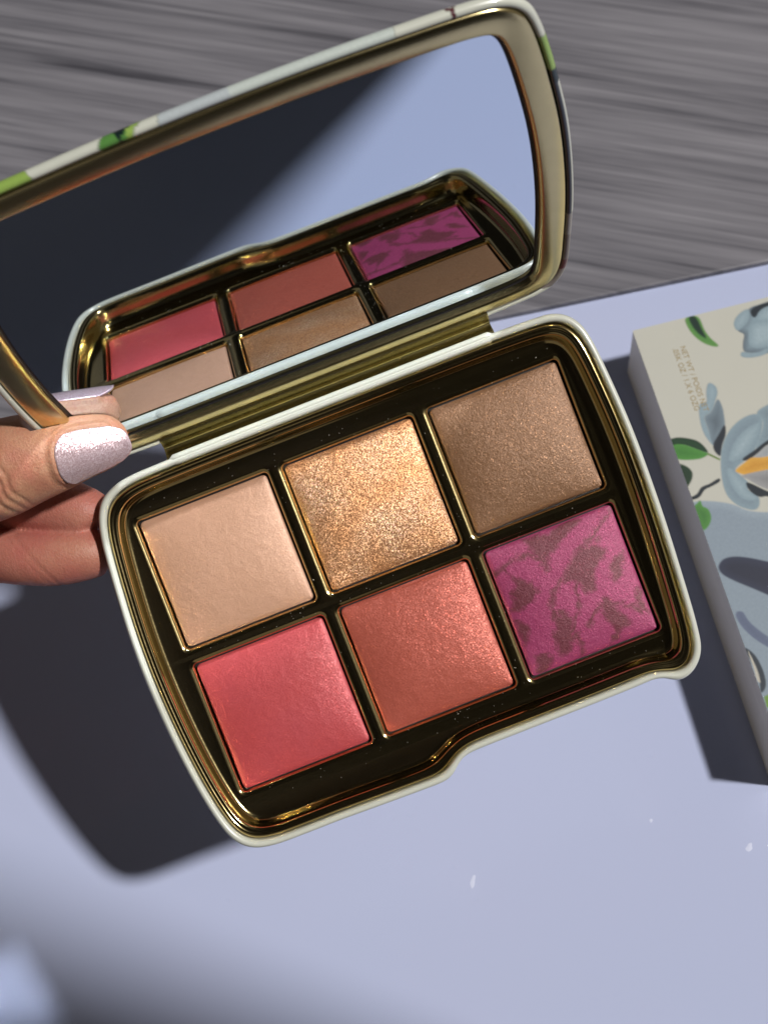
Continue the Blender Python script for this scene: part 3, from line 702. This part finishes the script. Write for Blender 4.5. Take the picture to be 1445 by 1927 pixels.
# ------------------------------------------------------------------ carton
BW = 84.0
Rb = np.column_stack([W @ BOX_U, -(W @ BOX_V), zw * 0 + W @ (-MDOWN)])
Bm = mat(Rb, eye2w(BOX_P))
PRINT = [((0.27, 0.33, 0.4), (0.33, 0.4, 0.47), 0.3, [(0.23, 48.91), (3.79, 49.67), (8.92, 52.01), (11.51, 54.34), (17.11, 56.43), (29.01, 59.61), (1.08, 137.04), (-13.0, 133.45), (-1.21, 49.44)]), ((0.05, 0.22, 0.04), (0.13, 0.3, 0.07), 0.3, [(13.64, 0.15), (16.86, 0.42), (17.2, 4.66), (17.98, 7.52), (19.16, 9.98), (18.28, 10.06), (15.97, 8.42), (14.26, 5.79), (13.47, 2.92)]), ((0.004, 0.015, 0.01), (0.005, 0.03, 0.012), 0.5, [(14.69, 0.02), (16.18, 0.32), (16.68, 4.51), (16.93, 7.22), (15.33, 5.11), (14.55, 2.24)]), ((0.26, 0.35, 0.41), (0.12, 0.155, 0.19), 0.3, [(24.93, 7.21), (27.51, 4.65), (29.58, 1.93), (32.61, 1.47), (38.26, 1.77), (33.46, 15.55), (27.58, 14.51), (24.58, 13.33), (25.22, 10.58), (26.19, 8.56)]), ((0.36, 0.46, 0.52), (0.26, 0.35, 0.41), 0.3, [(29.58, 1.93), (27.08, 2.54), (25.06, 4.28), (24.55, 5.79), (24.93, 7.21), (27.62, 6.01), (29.02, 4.43)]), ((0.012, 0.018, 0.025), (0.012, 0.018, 0.025), 0.3, [(29.87, 2.35), (34.83, 1.45), (38.37, 1.47), (37.52, 3.89), (32.88, 3.22), (30.01, 4.88)]), ((0.36, 0.46, 0.52), (0.26, 0.35, 0.41), 0.3, [(31.16, 4.05), (33.34, 2.69), (37.84, 2.99), (35.95, 8.41), (32.96, 6.89), (30.54, 5.86)]), ((0.36, 0.46, 0.52), (0.26, 0.35, 0.41), 0.3, [(28.67, 6.31), (33.17, 6.29), (36.16, 7.81), (34.08, 13.77), (30.7, 13.45), (27.98, 13.33), (26.48, 11.92), (27.23, 8.86)]), ((0.36, 0.46, 0.52), (0.26, 0.35, 0.41), 0.3, [(24.06, 13.18), (25.77, 13.99), (28.2, 14.36), (30.54, 13.9), (30.08, 15.23), (25.58, 15.4), (23.4, 14.29)]), ((0.36, 0.46, 0.52), (0.26, 0.35, 0.41), 0.3, [(13.57, 19.21), (14.82, 20.53), (14.76, 22.42), (13.58, 24.3), (11.51, 27.19), (9.6, 27.9), (9.49, 31.62), (9.36, 36.23), (8.56, 34.46), (8.03, 31.83), (8.45, 27.58), (9.7, 24.16), (11.33, 24.3), (12.06, 21.66)]), ((0.12, 0.155, 0.19), (0.2, 0.26, 0.31), 0.3, [(14.23, 24.02), (14.63, 26.18), (14.19, 29.2), (13.37, 32.09), (11.31, 33.68), (9.2, 35.87), (9.49, 31.62), (9.6, 27.9), (11.51, 27.19)]), ((0.012, 0.018, 0.025), (0.02, 0.025, 0.035), 0.3, [(13.65, 31.23), (13.06, 33.86), (11.23, 36.44), (9.92, 39.14), (8.99, 37.35), (9.3, 35.59), (11.41, 33.4)]), ((0.2, 0.26, 0.31), (0.26, 0.35, 0.41), 0.3, [(21.91, 30.28), (25.37, 28.9), (31.75, 28.5), (27.76, 39.84), (22.15, 38.26), (18.33, 39.96), (22.86, 33.2)]), ((0.22, 0.29, 0.35), (0.26, 0.35, 0.41), 0.3, [(22.53, 30.92), (20.5, 30.35), (17.47, 31.06), (14.32, 32.98), (11.67, 35.95), (10.14, 38.9), (8.93, 42.53), (8.15, 46.54), (8.24, 49.56), (9.34, 51.96), (10.97, 53.59), (13.29, 54.74), (14.72, 53.74), (15.22, 51.49), (13.28, 49.16), (14.09, 47.59), (13.15, 45.52), (12.2, 43.44), (14.27, 42.19), (16.25, 41.22), (18.43, 39.68), (22.41, 33.7)]), ((0.36, 0.46, 0.52), (0.26, 0.35, 0.41), 0.3, [(21.59, 32.84), (21.91, 33.56), (19.19, 37.44), (16.03, 40.24), (12.35, 41.35), (11.44, 40.79), (13.41, 37.36), (16.92, 34.33)]), ((0.36, 0.46, 0.52), (0.26, 0.35, 0.41), 0.3, [(10.38, 42.32), (11.7, 43.3), (12.96, 46.07), (13.9, 48.14), (13.28, 49.16), (14.97, 51.43), (14.1, 52.38), (11.7, 51.42), (10.35, 48.95), (9.86, 45.51)]), ((0.012, 0.018, 0.025), (0.012, 0.018, 0.025), 0.3, [(28.75, 37.03), (22.24, 37.98), (18.43, 39.68), (14.55, 41.35), (15.47, 41.91), (19.24, 40.52), (21.86, 39.11), (28.06, 39.0)]), ((0.3, 0.33, 0.36), (0.4, 0.42, 0.44), 0.3, [(15.78, 42.61), (19.24, 40.52), (21.81, 39.25), (27.96, 39.28), (26.2, 44.3), (20.8, 42.18)]), ((0.62, 0.29, 0.03), (0.75, 0.4, 0.06), 0.3, [(12.11, 43.71), (14.77, 42.33), (17.01, 41.43), (18.77, 41.92), (20.8, 42.18), (26.78, 42.63), (25.42, 46.51), (19.65, 45.51), (16.94, 45.66), (14.49, 45.59), (12.68, 44.48)]), ((0.26, 0.26, 0.27), (0.36, 0.36, 0.37), 0.3, [(12.65, 45.38), (19.65, 45.51), (25.42, 46.51), (22.92, 53.62), (17.94, 50.46), (15.9, 48.69), (13.96, 46.35)]), ((0.012, 0.018, 0.025), (0.012, 0.018, 0.025), 0.3, [(13.68, 47.17), (17.76, 51.0), (22.73, 54.17), (21.97, 56.33), (17.38, 52.09), (15.37, 51.84), (13.53, 49.23)]), ((0.015, 0.07, 0.018), (0.006, 0.035, 0.01), 0.3, [(-0.38, 31.64), (1.48, 31.48), (3.96, 32.4), (6.02, 33.75), (7.08, 35.59), (7.46, 37.38), (6.37, 36.93), (4.41, 35.3), (2.14, 33.74), (-0.54, 33.46)]), ((0.05, 0.2, 0.03), (0.08, 0.28, 0.045), 0.3, [(-0.49, 33.31), (2.19, 33.6), (4.44, 35.22), (6.62, 37.0), (7.45, 37.69), (5.89, 38.39), (3.45, 38.26), (-0.75, 36.72)]), ((0.16, 0.24, 0.06), (0.16, 0.24, 0.06), 0.15, [(7.34, 37.35), (9.71, 39.76), (9.44, 40.17), (7.1, 37.9)]), ((0.008, 0.03, 0.01), (0.012, 0.04, 0.012), 0.3, [(-0.31, 38.37), (1.39, 39.51), (2.2, 41.26), (1.66, 42.93), (0.37, 44.38), (-0.33, 44.85), (-0.25, 41.19)]), ((0.012, 0.018, 0.025), (0.012, 0.018, 0.025), 0.15, [(-0.28, 47.66), (1.54, 47.11), (2.95, 45.7), (5.11, 45.4), (7.84, 44.58), (7.87, 45.32), (5.26, 46.19), (3.48, 46.6), (1.91, 48.05), (-0.08, 48.31)]), ((0.04, 0.16, 0.03), (0.09, 0.28, 0.05), 0.3, [(-0.45, 50.35), (0.93, 49.34), (1.72, 48.86), (1.74, 50.49), (2.77, 51.47), (2.85, 53.79), (1.59, 55.73), (-0.07, 56.55), (-0.4, 54.72)]), ((0.02, 0.022, 0.045), (0.03, 0.035, 0.07), 0.4, [(0.42, 66.23), (2.17, 64.7), (4.67, 64.71), (7.65, 65.75), (11.89, 68.02), (16.59, 71.08), (13.63, 79.5), (9.18, 75.9), (6.61, 73.67), (2.75, 70.42), (0.64, 68.07)]), ((0.1, 0.12, 0.2), (0.13, 0.16, 0.25), 0.3, [(0.57, 78.15), (2.21, 78.16), (2.9, 80.94), (5.84, 85.6), (9.78, 90.48), (9.1, 92.41), (5.03, 87.94), (2.68, 85.18), (0.76, 81.23)]), ((0.015, 0.02, 0.03), (0.03, 0.04, 0.055), 0.3, [(-0.21, 86.54), (1.49, 88.69), (2.15, 92.67), (1.57, 96.69), (-0.06, 97.93), (0.62, 94.77), (0.33, 90.92)]), ((0.55, 0.52, 0.45), (0.55, 0.52, 0.45), 0.2, [(0.33, 87.32), (0.72, 89.76), (0.91, 92.76), (0.58, 95.6), (0.12, 95.06), (0.3, 92.17)]), ((0.16, 0.3, 0.05), (0.16, 0.3, 0.05), 0.3, [(0.34, 98.86), (3.01, 98.32), (1.44, 102.86), (0.08, 101.27)])]
PRINT_W = 44.0
xs = np.concatenate([np.arange(0, PRINT_W, .22), [BW]]); ys = np.concatenate([np.arange(0, BOX_L, .22), [BOX_L]])
GX, GY = np.meshgrid(xs, ys); pts = np.column_stack([GX.ravel(), GY.ravel()])
colr = np.zeros((len(pts), 4))
for c1, c2, soft, poly in PRINT:
    k = 4
    pl = np.array(poly)
    if len(pl) > 4:   # round the drawn outlines a little
        pl = catmull(pl, 5); pl = smooth_loop(pl, 2)
    sel, sd, dm = inside_dist(pl, pts)
    if sd is None: continue
    al = np.clip(sd / soft + .5, 0, 1)
    g_ = np.clip(sd / 2.2, 0, 1)[:, None]
    cc = np.array(c2) * (1 - g_) + np.array(c1) * g_
    prev = colr[sel]; a0 = prev[:, 3:4]; A = al[:, None]
    newa = A + a0 * (1 - A)
    rgb = np.where(newa > 0, (cc * A + prev[:, :3] * a0 * (1 - A)) / np.maximum(newa, 1e-6), 0)
    colr[sel] = np.hstack([rgb, newa])
nx_, ny_ = len(xs), len(ys)
V = np.column_stack([pts[:, 0], -pts[:, 1], np.zeros(len(pts))])
ii = np.arange(nx_ * ny_).reshape(ny_, nx_)
F = np.column_stack([ii[:-1, :-1].ravel(), ii[1:, :-1].ravel(), ii[1:, 1:].ravel(), ii[:-1, 1:].ravel()]).tolist()
carton = empty('product_carton', Bm)
tag(carton, 'closed cream carton printed with blue magnolia flowers and green leaves, lying right of the palette', 'carton')
top = link_mesh('top_panel', V, F, M_BOX, carton, smooth=False)
ca = top.data.color_attributes.new('print', 'FLOAT_COLOR', 'POINT'); ca.data.foreach_set('color', colr.ravel())
e = .12
Vb, Fb = box_mesh(0, BW, -BOX_L, 0, -BOX_H, -.01)
bdy = link_mesh('carton_body', Vb, Fb, M_BOXS, carton, smooth=False); bevel(bdy, .35, 2)
top.location = (0, 0, .02 * MM)
def text(s, x, y, size, rot):
    cu = bpy.data.curves.new('lettering', 'FONT'); cu.body = s; cu.size = size * MM; cu.extrude = .01 * MM; cu.space_character = 1.02
    cu.materials.append(M_INK)
    t_ = bpy.data.objects.new('text_build', cu); COL.objects.link(t_); bpy.context.view_layer.update()
    me_ = bpy.data.meshes.new_from_object(t_.evaluated_get(bpy.context.evaluated_depsgraph_get())); bpy.data.objects.remove(t_)
    o = bpy.data.objects.new('lettering', me_); COL.objects.link(o); o.parent = carton
    o.location = (x * MM, -y * MM, .05 * MM); o.rotation_euler = (0, 0, math.radians(rot)); return o
text('NET WT / POIDS NET', 9.9, 7.6, 1.95, -90)
text('.05K OZ / 1.X 6 OZG', 7.9, 7.7, 1.95, -90)

# ------------------------------------------------------------------ the phone that takes the picture (seen only as dark reflections)
m, nt, b = new_mat('phone_black'); b.inputs['Base Color'].default_value = (.012, .012, .014, 1); b.inputs['Roughness'].default_value = .35
Vp, Fp = box_mesh(-60, 16, -136, 18, 1.5, 9.5)
phone = link_mesh('smartphone', Vp, Fp, m, smooth=False, mw=mat(W @ np.diag([1, -1, -1]), CAM_W)); bevel(phone, 3.5, 4)
tag(phone, 'dark smartphone above the palette, seen as a black reflection in the gold tray', 'smartphone')
# smudges
for (u_, v_, a_, b_, r_) in ((890, 1660, 1.0, 3.2, -.2), (1410, 1595, 1.3, 2.2, -.5), (1225, 1545, .7, .9, 0)):
    q = np.array([(u_ - 722.5) / FPX, (v_ - 963.5) / FPX, 1.]); pw = eye2w(q * DT / (MDOWN @ q))
    k = 20; sm_ = []
    for f_, zz in ((1, .004), (.7, .02), (.35, .03)):
        sm_.append(np.array([(pw[0] + f_ * (a_ * math.cos(t) * math.cos(r_) - b_ * math.sin(t) * math.sin(r_)) * (1 + .25 * math.sin(3 * t + u_)) * .5, pw[1] + f_ * (a_ * math.cos(t) * math.sin(r_) + b_ * math.sin(t) * math.cos(r_)) * .5, zz) for t in np.linspace(0, 2 * math.pi, k, endpoint=False)]))
    V, F = loft(sm_, True, False, True)
    link_mesh('smudge', V, F, M_SMUDGE, table)
print('script done')
